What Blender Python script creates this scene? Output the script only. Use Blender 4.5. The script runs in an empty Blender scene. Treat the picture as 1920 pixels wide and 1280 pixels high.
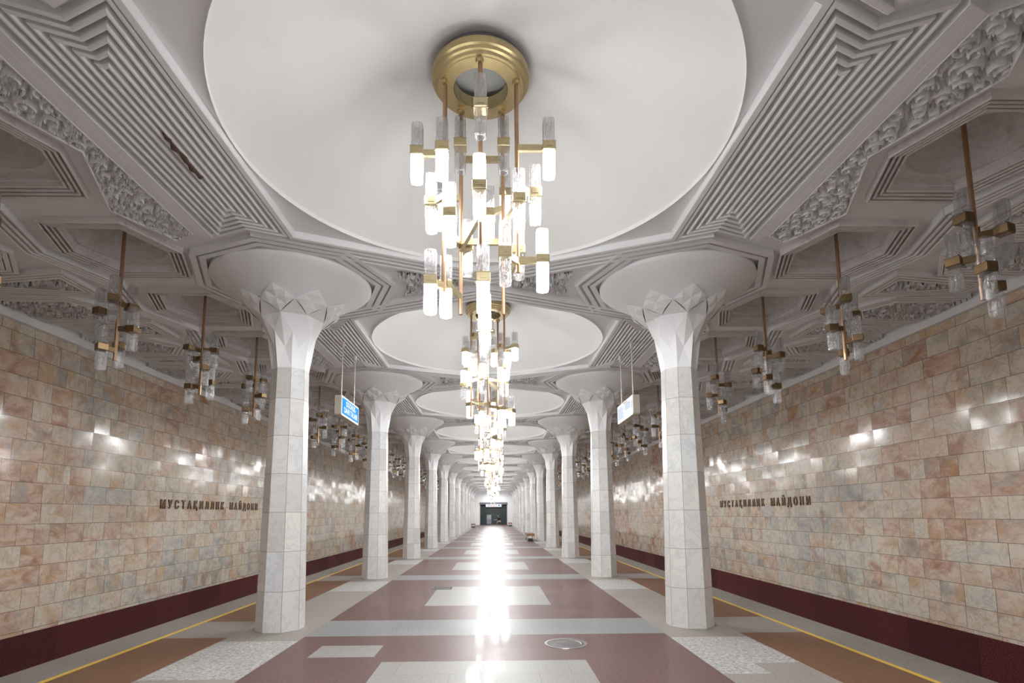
import bpy, bmesh, math, random
import numpy as np
from mathutils import Vector, Matrix
from mathutils.geometry import tessellate_polygon

C = bpy.context.scene.collection
S = bpy.context.scene
PI = math.pi

# ---------------------------------------------------------------- camera, world, exposure
cam_data = bpy.data.cameras.new('camera')
cam = bpy.data.objects.new('camera', cam_data)
C.objects.link(cam)
S.camera = cam
cam_data.sensor_width = 36.0
cam_data.lens = 1012.84 / 1920 * 36
cam_data.shift_x = 15.0 / 1920
cam_data.shift_y = 205.44 / 1920
cam_data.clip_start, cam_data.clip_end = 0.05, 300
R_ = Vector((0.9998252, -0.01773905, -0.00590781))
U_ = Vector((0.00381775, -0.11562357, 0.99328577))
F_ = Vector((0.01830303, 0.99313469, 0.11553563))
m4 = Matrix((R_, U_, -F_)).transposed().to_4x4()
m4.translation = Vector((0.1216, 0, 1.6365))
cam.matrix_world = m4

world = bpy.data.worlds.new('world')
S.world = world
world.use_nodes = True
world.node_tree.nodes['Background'].inputs[0].default_value = (0.85, 0.92, 1.0, 1)
world.node_tree.nodes['Background'].inputs[1].default_value = 0.15
S.view_settings.view_transform = 'Standard'
S.view_settings.look = 'None'
S.view_settings.gamma = 1
S.view_settings.exposure = 0.48
LAMP = 19.0          # radiance of a lit glass lamp
FILL_SPOT = 106.0          # watts of each added fill spot, thrown down and sideways
try:
    S.cycles.use_denoising = True
    S.cycles.max_bounces = 9
    S.cycles.diffuse_bounces = 5
    S.cycles.glossy_bounces = 4
    S.cycles.transparent_max_bounces = 24
    S.cycles.caustics_reflective = False
    S.cycles.caustics_refractive = False
    S.cycles.sample_clamp_indirect = 6.0
except Exception:
    pass

# ---------------------------------------------------------------- main dimensions (metres)
P = 6.271            # bay length
Y1 = 8.16            # first column row in view
NB = 13              # bays ahead of the camera
XC = 3.0             # column lines
XP = 4.955           # platform edge
XW = 8.3             # track walls
ZC = 5.285            # ceiling ground
ZB = 5.20            # underside of the ceiling bars
YEND = Y1 + 12 * P   # far end wall
YBACK = Y1 - 2 * P - 0.2
def row_y(i): return Y1 + (i - 1) * P          # column row i (0 is beside the camera)
def bay_y(i): return Y1 - P / 2 + i * P        # centre of bay i

ORD = ['zeroth', 'first', 'second', 'third', 'fourth', 'fifth', 'sixth', 'seventh', 'eighth', 'ninth', 'tenth', 'eleventh',
       'twelfth', 'thirteenth', 'fourteenth', 'fifteenth', 'sixteenth', 'seventeenth', 'eighteenth', 'nineteenth']
TENS = {20: ('twentieth', 'twenty'), 30: ('thirtieth', 'thirty'), 40: ('fortieth', 'forty')}
def ordinal(n):
    if n < 20: return ORD[n]
    t = n // 10 * 10
    return TENS[t][0] if n == t else TENS[t][1] + '-' + ORD[n - t]

# ---------------------------------------------------------------- helpers
def tag(o, label=None, cat=None, group=None, kind=None):
    if label: o['label'] = label
    if cat: o['category'] = cat
    if group: o['group'] = group
    if kind: o['kind'] = kind
    return o

def obj(name, data, mat=None, parent=None, smooth=False, loc=None):
    """bmesh or mesh -> ONE linked mesh object"""
    if isinstance(data, bmesh.types.BMesh):
        me = bpy.data.meshes.new(name)
        bmesh.ops.recalc_face_normals(data, faces=data.faces)
        data.to_mesh(me); data.free()
        if smooth:
            me.polygons.foreach_set('use_smooth', [True] * len(me.polygons))
    else:
        me = data
    if mat is not None and len(me.materials) == 0:
        for m in (mat if isinstance(mat, (list, tuple)) else [mat]):
            me.materials.append(m)
    o = bpy.data.objects.new(name, me)
    C.objects.link(o)
    if parent is not None: o.parent = parent
    if loc is not None: o.location = loc
    return o

def empty(name, loc, rz=0):
    o = bpy.data.objects.new(name, None)
    o.empty_display_size = 0.2
    C.objects.link(o)
    o.location = loc; o.rotation_euler = (0, 0, rz)
    return o

KIDS = {}
def kids(o): return [c for c in bpy.data.objects if c.parent == o]
def copy_tree(o, parent=None, loc=None, rz=None):
    c = o.copy(); C.objects.link(c)
    if parent is not None: c.parent = parent
    if loc is not None: c.location = loc
    if rz is not None: c.rotation_euler = (0, 0, rz)
    if o.name not in KIDS: KIDS[o.name] = kids(o)
    for ch in KIDS[o.name]: copy_tree(ch, c)
    return c

def box(bm, x0, x1, y0, y1, z0, z1, bev=0.0, mi=0):
    vs = [bm.verts.new((x, y, z)) for z in (z0, z1) for y in (y0, y1) for x in (x0, x1)]
    fs = [bm.faces.new([vs[i] for i in q]) for q in ((0, 2, 3, 1), (4, 5, 7, 6), (0, 1, 5, 4), (2, 6, 7, 3), (0, 4, 6, 2), (1, 3, 7, 5))]
    for f in fs: f.material_index = mi
    if bev:
        es = list({e for f in fs for e in f.edges})
        r = bmesh.ops.bevel(bm, geom=es, offset=bev, segments=2, affect='EDGES', profile=0.5)
        for f in r['faces']: f.material_index = mi
    return vs

def tube(bm, pts, r, n=10, caps=True, mi=0):
    """round bar through pts; r a number or one per point"""
    pts = [Vector(p) for p in pts]
    rr = r if isinstance(r, (list, tuple)) else [r] * len(pts)
    rings = []
    for i, p in enumerate(pts):
        d = (pts[min(i + 1, len(pts) - 1)] - pts[max(i - 1, 0)]).normalized()
        a = d.cross(Vector((0, 0, 1)) if abs(d.z) < 0.9 else Vector((1, 0, 0))).normalized()
        b = d.cross(a)
        rings.append([bm.verts.new(p + (a * math.cos(t) + b * math.sin(t)) * rr[i]) for t in [2 * PI * k / n for k in range(n)]])
    for A, B in zip(rings, rings[1:]):
        for k in range(n):
            f = bm.faces.new((A[k], A[(k + 1) % n], B[(k + 1) % n], B[k])); f.material_index = mi
    if caps:
        for rg in (rings[0], rings[-1]):
            f = bm.faces.new(rg); f.material_index = mi

def lathe(bm, prof, n=48, mi=0, closed=False, cx=0, cy=0):
    rings = [[bm.verts.new((cx + r * math.cos(2 * PI * k / n), cy + r * math.sin(2 * PI * k / n), z)) for k in range(n)] for r, z in prof]
    prs = list(zip(rings, rings[1:])) + ([(rings[-1], rings[0])] if closed else [])
    for A, B in prs:
        for k in range(n):
            f = bm.faces.new((A[k], A[(k + 1) % n], B[(k + 1) % n], B[k])); f.material_index = mi
    return rings

def prism(bm, sec, z0, z1, cap0=True, cap1=True, cx=0, cy=0, s1=1.0):
    a = [bm.verts.new((cx + x, cy + y, z0)) for x, y in sec]
    b = [bm.verts.new((cx + x * s1, cy + y * s1, z1)) for x, y in sec]
    n = len(sec)
    for k in range(n): bm.faces.new((a[k], a[(k + 1) % n], b[(k + 1) % n], b[k]))
    if cap0: bm.faces.new(a)
    if cap1: bm.faces.new(b)
    return a, b

def area2(p): return sum(p[i][0] * p[(i + 1) % len(p)][1] - p[(i + 1) % len(p)][0] * p[i][1] for i in range(len(p)))
def offset(poly, d, closed=True):
    """mitred offset; d > 0 goes inside a closed polygon (left of an open polyline)"""
    p = [Vector((x, y)) for x, y in poly]
    if closed and area2(poly) < 0: d = -d
    n = len(p); out = []
    for i in range(n):
        e1 = (p[i] - p[i - 1]) if (closed or i > 0) else (p[1] - p[0])
        e2 = (p[(i + 1) % n] - p[i]) if (closed or i < n - 1) else (p[-1] - p[-2])
        n1 = Vector((-e1.y, e1.x)).normalized(); n2 = Vector((-e2.y, e2.x)).normalized()
        b = n1 + n2
        if b.length < 1e-6: b = n1
        b.normalize()
        k = d / max(b.dot(n1), 0.25)
        out.append((p[i].x + b.x * k, p[i].y + b.y * k))
    return out

def bars(bm, poly, d0, d1, zb=ZB, zt=ZC + 0.003, closed=True, ch=0.010):
    """one plaster bar following poly between offsets d0 and d1, hanging from zt to zb"""
    if abs(d1 - d0) < 2.5 * ch: ch = abs(d1 - d0) * 0.3
    prof = [(d0, zt), (d0, zb + ch), (d0 + ch, zb), (d1 - ch, zb), (d1, zb + ch), (d1, zt)]
    rows = [[bm.verts.new((x, y, z)) for x, y in offset(poly, d, closed)] for d, z in prof]
    n = len(poly)
    for A, B in zip(rows, rows[1:]):
        for k in range(n if closed else n - 1):
            bm.faces.new((A[k], A[(k + 1) % n], B[(k + 1) % n], B[k]))
    if not closed:
        for k in (0, n - 1): bm.faces.new([r[k] for r in rows])

def mirror(poly, s): return [(x * s, y) for x, y in poly]
def inside(poly, x, y):
    n = len(poly); res = np.zeros(np.shape(x), bool); j = n - 1
    for i in range(n):
        xi, yi = poly[i]; xj, yj = poly[j]
        c = ((yi > y) != (yj > y)) & (x < (xj - xi) * (y - yi) / (yj - yi + 1e-12) + xi)
        res ^= c; j = i
    return res

# ---------------------------------------------------------------- material helpers
class NT:
    def __init__(self, name):
        self.m = bpy.data.materials.new(name); self.m.use_nodes = True
        self.t = self.m.node_tree; self.n = self.t.nodes; self.n.clear()
        self.out = self.n.new('ShaderNodeOutputMaterial')
    def link(self, a, b): self.t.links.new(a, b)
    def node(self, typ, ins=None, out=0, **kw):
        nd = self.n.new(typ)
        for k, v in kw.items(): setattr(nd, k, v)
        for k, v in (ins or {}).items(): self.put(nd.inputs[k], v)
        return nd.outputs[out]
    def put(self, sock, v):
        if isinstance(v, bpy.types.NodeSocket): self.link(v, sock)
        elif v is not None:
            if sock.type == 'RGBA' and not isinstance(v, (int, float)) and len(v) == 3: v = (*v, 1)
            sock.default_value = v
    def math(self, op, a, b=None, c=None, clamp=False):
        nd = self.n.new('ShaderNodeMath'); nd.operation = op; nd.use_clamp = clamp
        for i, v in enumerate((a, b, c)):
            if v is not None: self.put(nd.inputs[i], v)
        return nd.outputs[0]
    def mix(self, f, a, b, blend='MIX'):
        nd = self.n.new('ShaderNodeMix'); nd.data_type = 'RGBA'; nd.blend_type = blend
        self.put(nd.inputs[0], f); self.put(nd.inputs[6], a); self.put(nd.inputs[7], b)
        return nd.outputs[2]
    def coords(self, kind='Object'): return self.node('ShaderNodeTexCoord', out=kind)
    def sep(self, v):
        nd = self.n.new('ShaderNodeSeparateXYZ'); self.put(nd.inputs[0], v); return nd.outputs
    def comb(self, x, y, z): return self.node('ShaderNodeCombineXYZ', {0: x, 1: y, 2: z})
    def noise(self, vec, scale, detail=3, rough=0.55, dist=0.0, w=None, out=0):
        ins = {'Vector': vec, 'Scale': scale, 'Detail': detail, 'Roughness': rough, 'Distortion': dist}
        nd = self.n.new('ShaderNodeTexNoise')
        if w is not None: nd.noise_dimensions = '4D'; ins['W'] = w
        for k, v in ins.items(): self.put(nd.inputs[k], v)
        return nd.outputs[out]
    def ramp(self, f, stops, mode='LINEAR'):
        nd = self.n.new('ShaderNodeValToRGB'); self.put(nd.inputs[0], f)
        cr = nd.color_ramp; cr.interpolation = mode
        while len(cr.elements) < len(stops): cr.elements.new(0.5)
        for e, (p, c) in zip(cr.elements, stops):
            e.position = p; e.color = (*c, 1) if len(c) == 3 else c
        return nd.outputs[0]
    def bump(self, h, strength=0.3, dist=0.01): return self.node('ShaderNodeBump', {'Height': h, 'Strength': strength, 'Distance': dist})
    def bsdf(self, color, rough=0.5, metal=0.0, normal=None, spec=None, coat=None, emis=None, estr=0):
        nd = self.n.new('ShaderNodeBsdfPrincipled')
        self.put(nd.inputs['Base Color'], color); self.put(nd.inputs['Roughness'], rough); self.put(nd.inputs['Metallic'], metal)
        if normal is not None: self.put(nd.inputs['Normal'], normal)
        if spec is not None: self.put(nd.inputs['Specular IOR Level'], spec)
        if coat is not None: self.put(nd.inputs['Coat Weight'], coat); nd.inputs['Coat Roughness'].default_value = 0.08
        if emis is not None: self.put(nd.inputs['Emission Color'], emis); nd.inputs['Emission Strength'].default_value = estr
        self.link(nd.outputs[0], self.out.inputs[0])
        return self.m

def plain(name, color, rough=0.5, metal=0.0, var=0.12, scale=6.0, spec=None):
    t = NT(name); v = t.coords()
    f = t.noise(v, scale, 4)
    c = t.mix(f, tuple(x * (1 - var) for x in color), tuple(min(1, x * (1 + var)) for x in color))
    return t.bsdf(c, rough, metal, spec=spec)

def mat_plaster(name, base, var=0.06):
    t = NT(name); v = t.coords()
    f = t.noise(v, 1.7, 5, 0.6)
    c = t.mix(f, tuple(x * (1 - var) for x in base), tuple(x * (1 + var) for x in base))
    st = t.ramp(t.noise(v, 4.0, 6, 0.7), [(0.62, (0, 0, 0)), (0.80, (1, 1, 1))])
    c = t.mix(t.math('MULTIPLY', st, 0.25), c, (base[0] * .8, base[1] * .77, base[2] * .73))
    return t.bsdf(c, 0.62, normal=t.bump(t.noise(v, 60, 3), 0.15, 0.004), spec=0.3)

M = {}
M['plaster'] = mat_plaster('white_plaster', (0.815, 0.815, 0.825))
M['dome'] = mat_plaster('dome_plaster', (0.84, 0.835, 0.81), 0.03)
M['trim'] = plain('white_paint', (0.86, 0.87, 0.88), 0.55, var=0.04)
M['brass'] = plain('aged_brass', (0.54, 0.44, 0.24), 0.34, 0.9, 0.18, 9)
M['clamp'] = plain('brass_clamp', (0.52, 0.44, 0.27), 0.30, 0.9, 0.2, 20)
M['copper'] = plain('brown_bronze', (0.42, 0.26, 0.16), 0.38, 0.85, 0.2, 12)
M['old_brass'] = plain('tarnished_brass', (0.19, 0.125, 0.062), 0.42, 0.8, 0.25, 12)
M['dark'] = plain('painted_pit_shade', (0.03, 0.03, 0.03), 0.8)
M['steel'] = plain('brushed_steel', (0.62, 0.62, 0.62), 0.28, 1.0, 0.05)
M['wood'] = plain('brown_wood', (0.28, 0.13, 0.07), 0.45, 0.0, 0.25, 5)
M['black'] = plain('black_metal', (0.025, 0.028, 0.028), 0.45)
M['cream'] = plain('cream_metal', (0.62, 0.58, 0.48), 0.45, 0.0, 0.05)
M['rod_white'] = plain('white_rod', (0.75, 0.72, 0.68), 0.4, 0.0, 0.04)
M['iron'] = plain('worn_iron', (0.20, 0.19, 0.19), 0.35, 0.7, 0.3, 14)
M['trench'] = plain('track_bed', (0.07, 0.065, 0.06), 0.85, 0.0, 0.3, 4)
M['letters'] = plain('bronze_letters', (0.17, 0.10, 0.06), 0.42, 0.5, 0.2, 10)
M['damage'] = plain('broken_plaster', (0.10, 0.06, 0.045), 0.9, 0.0, 0.6, 40)

def mat_marble():
    """white column marble: cut slabs, each with its own tone, dark hairline joints"""
    t = NT('white_marble'); v = t.coords(); x, y, z = t.sep(v)
    geo = t.node('ShaderNodeNewGeometry', out='True Normal')
    nx, ny, nz = t.sep(geo)
    ang = t.math('ROUND', t.math('MULTIPLY', t.math('ARCTAN2', ny, nx), 8 / (2 * PI)))
    zr = t.math('DIVIDE', z, 0.56)
    row = t.math('FLOOR', zr)
    oi = t.node('ShaderNodeObjectInfo', out='Random')
    rnd = t.node('ShaderNodeTexWhiteNoise', {'Vector': t.comb(row, ang, t.math('MULTIPLY', oi, 57.0))}, out=0, noise_dimensions='3D')
    w = t.math('MULTIPLY', rnd, 40.0)
    base = t.ramp(rnd, [(0.0, (0.60, 0.58, 0.55)), (0.35, (0.76, 0.75, 0.73)), (0.7, (0.70, 0.71, 0.72)), (1.0, (0.78, 0.75, 0.71))])
    vein = t.ramp(t.noise(v, 2.3, 7, 0.62, 1.6, w), [(0.46, (0, 0, 0)), (0.5, (1, 1, 1)), (0.54, (0, 0, 0))])
    c = t.mix(t.math('MULTIPLY', vein, 0.28), base, (0.40, 0.42, 0.45))
    blot = t.ramp(t.noise(v, 3.5, 6, 0.65, 0.8, w), [(0.55, (0, 0, 0)), (0.78, (1, 1, 1))])
    c = t.mix(t.math('MULTIPLY', blot, 0.5), c, (0.42, 0.43, 0.45))
    fr = t.math('ABSOLUTE', t.math('SUBTRACT', t.math('FRACT', t.math('ADD', zr, 0.5)), 0.5))
    j = t.math('LESS_THAN', fr, 0.007)
    c = t.mix(t.math('MULTIPLY', j, 0.7), c, (0.25, 0.22, 0.18))
    return t.bsdf(c, 0.16, spec=0.5)
M['marble'] = mat_marble()
M['seam'] = plain('marble_joint', (0.36, 0.30, 0.22), 0.7)

def mat_wall():
    """polished onyx-like marble slabs in courses: pink, beige, grey, ochre; each slab its own figure"""
    t = NT('wall_marble'); v = t.coords(); x, y, z = t.sep(v)
    u = t.math('ADD', y, t.math('MULTIPLY', t.node('ShaderNodeTexWhiteNoise', {'W': t.math('FLOOR', t.math('DIVIDE', z, 0.376))}, noise_dimensions='1D'), 1.9))
    uw = t.math('ADD', u, t.math('MULTIPLY', t.math('SINE', t.math('MULTIPLY', u, 2.13)), 0.13))
    uv = t.comb(uw, z, 0)
    def brick(c1, c2, mortar, ms):
        nd = t.n.new('ShaderNodeTexBrick'); nd.offset = 0.43; nd.squash = 0.72; nd.squash_frequency = 3; nd.offset_frequency = 2
        for k, q in {'Vector': uv, 'Color1': c1, 'Color2': c2, 'Mortar': mortar, 'Scale': 1.0, 'Mortar Size': ms, 'Mortar Smooth': 0.1,
                     'Bias': 0.0, 'Brick Width': 0.62, 'Row Height': 0.376}.items(): t.put(nd.inputs[k], q)
        return nd.outputs
    b = brick((0, 0, 0), (1, 1, 1), (0.5, 0.5, 0.5), 0.0)
    rnd = t.sep(b[0])[0]
    mort = brick((0, 0, 0), (0, 0, 0), (1, 1, 1), 0.0045)[1]
    w = t.math('MULTIPLY', rnd, 73.0)
    big = t.noise(v, 0.22, 3, 0.5, 0.3)
    f = t.math('ADD', t.math('MULTIPLY', t.math('SUBTRACT', rnd, 0.5), 0.36), t.math('ADD', t.math('MULTIPLY', t.math('SUBTRACT', big, 0.5), 1.25), 0.5), clamp=True)
    fig = t.noise(t.node('ShaderNodeMapping', {'Vector': v, 'Rotation': (0.5, 0.0, 0.0), 'Scale': (1, 0.8, 2.0)}), 1.3, 7, 0.62, 2.0, w)
    f2 = t.math('ADD', f, t.math('MULTIPLY', t.math('SUBTRACT', fig, 0.5), 1.0), clamp=True)
    c = t.ramp(f2, [(0.00, (0.42, 0.22, 0.15)), (0.16, (0.58, 0.37, 0.27)), (0.30, (0.73, 0.55, 0.44)), (0.44, (0.77, 0.66, 0.54)),
                    (0.58, (0.76, 0.69, 0.58)), (0.72, (0.66, 0.62, 0.56)), (0.86, (0.56, 0.54, 0.52)), (1.0, (0.46, 0.45, 0.44))])
    och = t.ramp(t.noise(v, 0.75, 5, 0.62, 1.6, t.math('ADD', w, 9.0)), [(0.52, (0, 0, 0)), (0.64, (1, 1, 1))])
    c = t.mix(t.math('MULTIPLY', och, 0.6), c, (0.60, 0.36, 0.15))
    red = t.ramp(t.noise(v, 0.65, 5, 0.62, 2.2, t.math('ADD', w, 31.0)), [(0.55, (0, 0, 0)), (0.66, (1, 1, 1))])
    c = t.mix(t.math('MULTIPLY', red, 0.6), c, (0.42, 0.19, 0.12))
    gry = t.ramp(t.noise(v, 0.8, 5, 0.62, 1.8, t.math('ADD', w, 57.0)), [(0.53, (0, 0, 0)), (0.66, (1, 1, 1))])
    c = t.mix(t.math('MULTIPLY', gry, 0.6), c, (0.36, 0.36, 0.34))
    vein = t.ramp(t.noise(v, 2.0, 8, 0.65, 2.0, w), [(0.475, (0, 0, 0)), (0.5, (1, 1, 1)), (0.525, (0, 0, 0))])
    c = t.mix(t.math('MULTIPLY', vein, 0.35), c, (0.26, 0.17, 0.12))
    c = t.mix(t.math('MULTIPLY', mort, 0.85), c, (0.13, 0.10, 0.08))
    tilt = t.node('ShaderNodeTexWhiteNoise', {'Vector': t.comb(w, 3.1, 0)}, out=1, noise_dimensions='3D')
    tv = t.node('ShaderNodeVectorMath', {0: tilt, 1: (0.5, 0.5, 0.5)}, operation='SUBTRACT')
    tv = t.node('ShaderNodeVectorMath', {0: tv, 'Scale': 0.035}, operation='SCALE')
    nn = t.node('ShaderNodeNewGeometry', out='Normal')
    nrm = t.node('ShaderNodeVectorMath', {0: t.node('ShaderNodeVectorMath', {0: nn, 1: tv}, operation='ADD')}, operation='NORMALIZE')
    return t.bsdf(c, 0.12, normal=nrm, spec=0.5)
M['wall'] = mat_wall()

def mat_granite(name, c1, c2, scale=55, rough=0.22, joint=None):
    t = NT(name); v = t.coords(); x, y, z = t.sep(v)
    f = t.ramp(t.noise(v, scale, 3, 0.7), [(0.38, (0, 0, 0)), (0.62, (1, 1, 1))])
    c = t.mix(f, c1, c2)
    if joint:
        fr = t.math('FRACT', t.math('DIVIDE', y, joint))
        rnd = t.node('ShaderNodeTexWhiteNoise', {'W': t.math('FLOOR', t.math('DIVIDE', y, joint))}, noise_dimensions='1D')
        c = t.mix(rnd, c, t.mix(0.5, c, (0.02, 0.008, 0.012)))
        c = t.mix(t.math('MULTIPLY', t.math('LESS_THAN', fr, 0.006), 0.8), c, (0.01, 0.01, 0.01))
    return t.bsdf(c, rough, spec=0.5)
M['red_granite'] = mat_granite('red_granite', (0.060, 0.012, 0.018), (0.24, 0.058, 0.054), 42, 0.3, 1.55)

def mat_floor():
    t = NT('floor_granite'); v = t.coords(); x, y, z = t.sep(v)
    ax = t.math('ABSOLUTE', x)
    yr = t.math('SUBTRACT', t.math('FLOORED_MODULO', t.math('SUBTRACT', y, Y1 - P / 2), P), P / 2)
    ay = t.math('ABSOLUTE', yr)
    lt = lambda a, b: t.math('LESS_THAN', a, b)
    gt = lambda a, b: t.math('GREATER_THAN', a, b)
    both = lambda a, b: t.math('MULTIPLY', a, b)
    # slab joints
    nd = t.n.new('ShaderNodeTexBrick'); nd.offset = 0.37; nd.squash = 1.4; nd.squash_frequency = 3
    for k, q in {'Vector': t.comb(x, t.math('ADD', y, 0.17), 0), 'Color1': (0, 0, 0), 'Color2': (1, 1, 1), 'Mortar': (0.5, 0.5, 0.5), 'Scale': 1.0,
                 'Mortar Size': 0.003, 'Mortar Smooth': 0.1, 'Bias': 0.0, 'Brick Width': 0.92, 'Row Height': 0.5435}.items(): t.put(nd.inputs[k], q)
    rnd = t.sep(nd.outputs[0])[0]; mort = nd.outputs[1]
    sp = t.ramp(t.noise(v, 38, 4, 0.75), [(0.36, (0, 0, 0)), (0.64, (1, 1, 1))])
    mix = lambda a, b: t.mix(sp, a, b)
    red = mix((0.120, 0.070, 0.064), (0.195, 0.125, 0.116))
    grey = mix((0.21, 0.215, 0.215), (0.33, 0.335, 0.33))
    lgrey = mix((0.28, 0.27, 0.255), (0.36, 0.35, 0.33))
    strip = mix((0.27, 0.24, 0.215), (0.37, 0.34, 0.31))
    white = t.mix(t.ramp(t.noise(v, 24, 5, 0.8, 0.6), [(0.42, (0, 0, 0)), (0.6, (1, 1, 1))]), (0.30, 0.285, 0.27), (0.58, 0.57, 0.55))
    brown = mix((0.155, 0.078, 0.045), (0.225, 0.125, 0.075))
    edge = mix((0.22, 0.20, 0.18), (0.31, 0.285, 0.26))
    c = red
    c = t.mix(lt(ay, 0.545), c, grey)
    c = t.mix(both(lt(ax, 1.145), gt(ay, 1.86)), c, lgrey)
    patch = both(both(gt(x, -2.05), lt(x, -1.28)), both(gt(y, 6.52), lt(y, 7.08)))
    c = t.mix(patch, c, lgrey)
    st = gt(ax, 2.45)
    c = t.mix(st, c, strip)
    c = t.mix(both(st, both(lt(yr, -0.80), gt(yr, -2.45))), c, white)
    c = t.mix(both(both(gt(x, 2.95), lt(x, 3.5)), both(lt(y, 6.1), gt(y, 4.2))), c, strip)
    br = gt(ax, 3.48)
    c = t.mix(br, c, brown)
    c = t.mix(both(br, lt(ay, 0.56)), c, edge)
    c = t.mix(gt(ax, 4.36), c, edge)
    c = t.mix(t.math('MULTIPLY', t.math('SUBTRACT', rnd, 0.5), 0.5, clamp=True), c, t.mix(1.0, c, (1.35, 1.3, 1.28), 'MULTIPLY'))
    c = t.mix(t.math('MULTIPLY', mort, 0.45), c, (0.10, 0.085, 0.08))
    yl = both(gt(ax, 4.355), lt(ax, 4.425))
    worn = t.math('ADD', t.math('MULTIPLY', t.noise(v, 9, 4), 0.35), 0.72, clamp=True)
    c = t.mix(t.math('MULTIPLY', yl, worn), c, (0.78, 0.50, 0.07))
    rough = t.math('ADD', t.math('MULTIPLY', rnd, 0.05), 0.42)
    rough = t.math('ADD', rough, t.math('MULTIPLY', st, 0.08))
    return t.bsdf(c, rough, spec=0.13, coat=t.math('SUBTRACT', 0.05, t.math('MULTIPLY', st, 0.03)))
M['floor'] = mat_floor()

def mat_coffer():
    """the coffers' pale marbled paint"""
    t = NT('coffer_paint'); v = t.coords()
    w = t.noise(t.node('ShaderNodeMapping', {'Vector': v, 'Scale': (0.6, 2.2, 2.0)}), 2.2, 6, 0.6, 1.4)
    c = t.ramp(w, [(0.3, (0.52, 0.48, 0.47)), (0.5, (0.68, 0.65, 0.64)), (0.62, (0.60, 0.56, 0.55)), (0.8, (0.72, 0.70, 0.70))])
    return t.bsdf(c, 0.5, spec=0.4)
M['coffer'] = mat_coffer()

def mat_glass(name, tint, see):
    """cast lamp glass: mostly clear, with bright moulded ridges and swirls"""
    t = NT(name); v = t.coords()
    h = t.math('ADD', t.noise(t.node('ShaderNodeMapping', {'Vector': v, 'Scale': (26, 26, 7)}), 1.0, 2, 0.5, 2.5), 0)
    nrm = t.bump(h, 0.9, 0.02)
    tr = t.node('ShaderNodeBsdfTransparent', {0: tint})
    gl = t.node('ShaderNodeBsdfGlossy', {'Color': (0.9, 0.9, 0.9), 'Roughness': 0.12, 'Normal': nrm})
    df = t.node('ShaderNodeBsdfTranslucent', {'Color': (0.85, 0.85, 0.86), 'Normal': nrm})
    d2 = t.node('ShaderNodeBsdfDiffuse', {'Color': (0.80, 0.79, 0.78), 'Normal': nrm})
    dd = t.node('ShaderNodeMixShader', {0: 0.5, 1: df, 2: d2})
    lw = t.node('ShaderNodeLayerWeight', {'Blend': 0.35, 'Normal': nrm}, out=1)
    a = t.node('ShaderNodeMixShader', {0: t.math('ADD', t.math('MULTIPLY', lw, 0.65), 0.05, clamp=True), 1: tr, 2: gl})
    sw = t.ramp(h, [(0.50, (0, 0, 0)), (0.60, (1, 1, 1))])
    b = t.node('ShaderNodeMixShader', {0: t.math('ADD', t.math('MULTIPLY', sw, 0.11), see), 1: a, 2: dd})
    t.link(b, t.out.inputs[0])
    return t.m
M['glass'] = mat_glass('lamp_glass', (0.93, 0.93, 0.94), 0.03)

def mat_lit():
    t = NT('lit_glass')
    e = t.node('ShaderNodeEmission', {'Color': (0.98, 0.992, 1.0), 'Strength': LAMP})
    t.link(e, t.out.inputs[0])
    return t.m
M['lit'] = mat_lit()

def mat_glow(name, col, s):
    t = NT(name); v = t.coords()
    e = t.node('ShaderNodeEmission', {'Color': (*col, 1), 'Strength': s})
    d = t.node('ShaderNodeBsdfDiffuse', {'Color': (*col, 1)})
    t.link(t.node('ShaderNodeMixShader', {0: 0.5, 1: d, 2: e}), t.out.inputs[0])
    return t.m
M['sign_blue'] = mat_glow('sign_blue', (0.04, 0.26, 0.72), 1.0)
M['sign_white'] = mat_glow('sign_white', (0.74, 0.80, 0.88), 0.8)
M['ink_blue'] = plain('blue_ink', (0.03, 0.09, 0.34), 0.5)
M['ink_red'] = plain('red_ink', (0.55, 0.06, 0.07), 0.5)
M['teal_glass'] = plain('dark_teal_glass', (0.03, 0.075, 0.092), 0.15, 0.0, 0.4, 1.5)
M['lintel'] = plain('violet_grey_metal', (0.16, 0.15, 0.18), 0.4)
M['grey_panel'] = plain('grey_panel', (0.42, 0.44, 0.50), 0.4)
M['orange'] = plain('orange_trim', (0.66, 0.46, 0.34), 0.5)
M['skin'] = plain('skin', (0.52, 0.32, 0.24), 0.5)
M['jacket'] = plain('dark_jacket', (0.02, 0.022, 0.03), 0.8)
M['trousers'] = plain('pale_trousers', (0.60, 0.50, 0.46), 0.8)
M['hair'] = plain('grey_hair', (0.62, 0.60, 0.60), 0.7)

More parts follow.
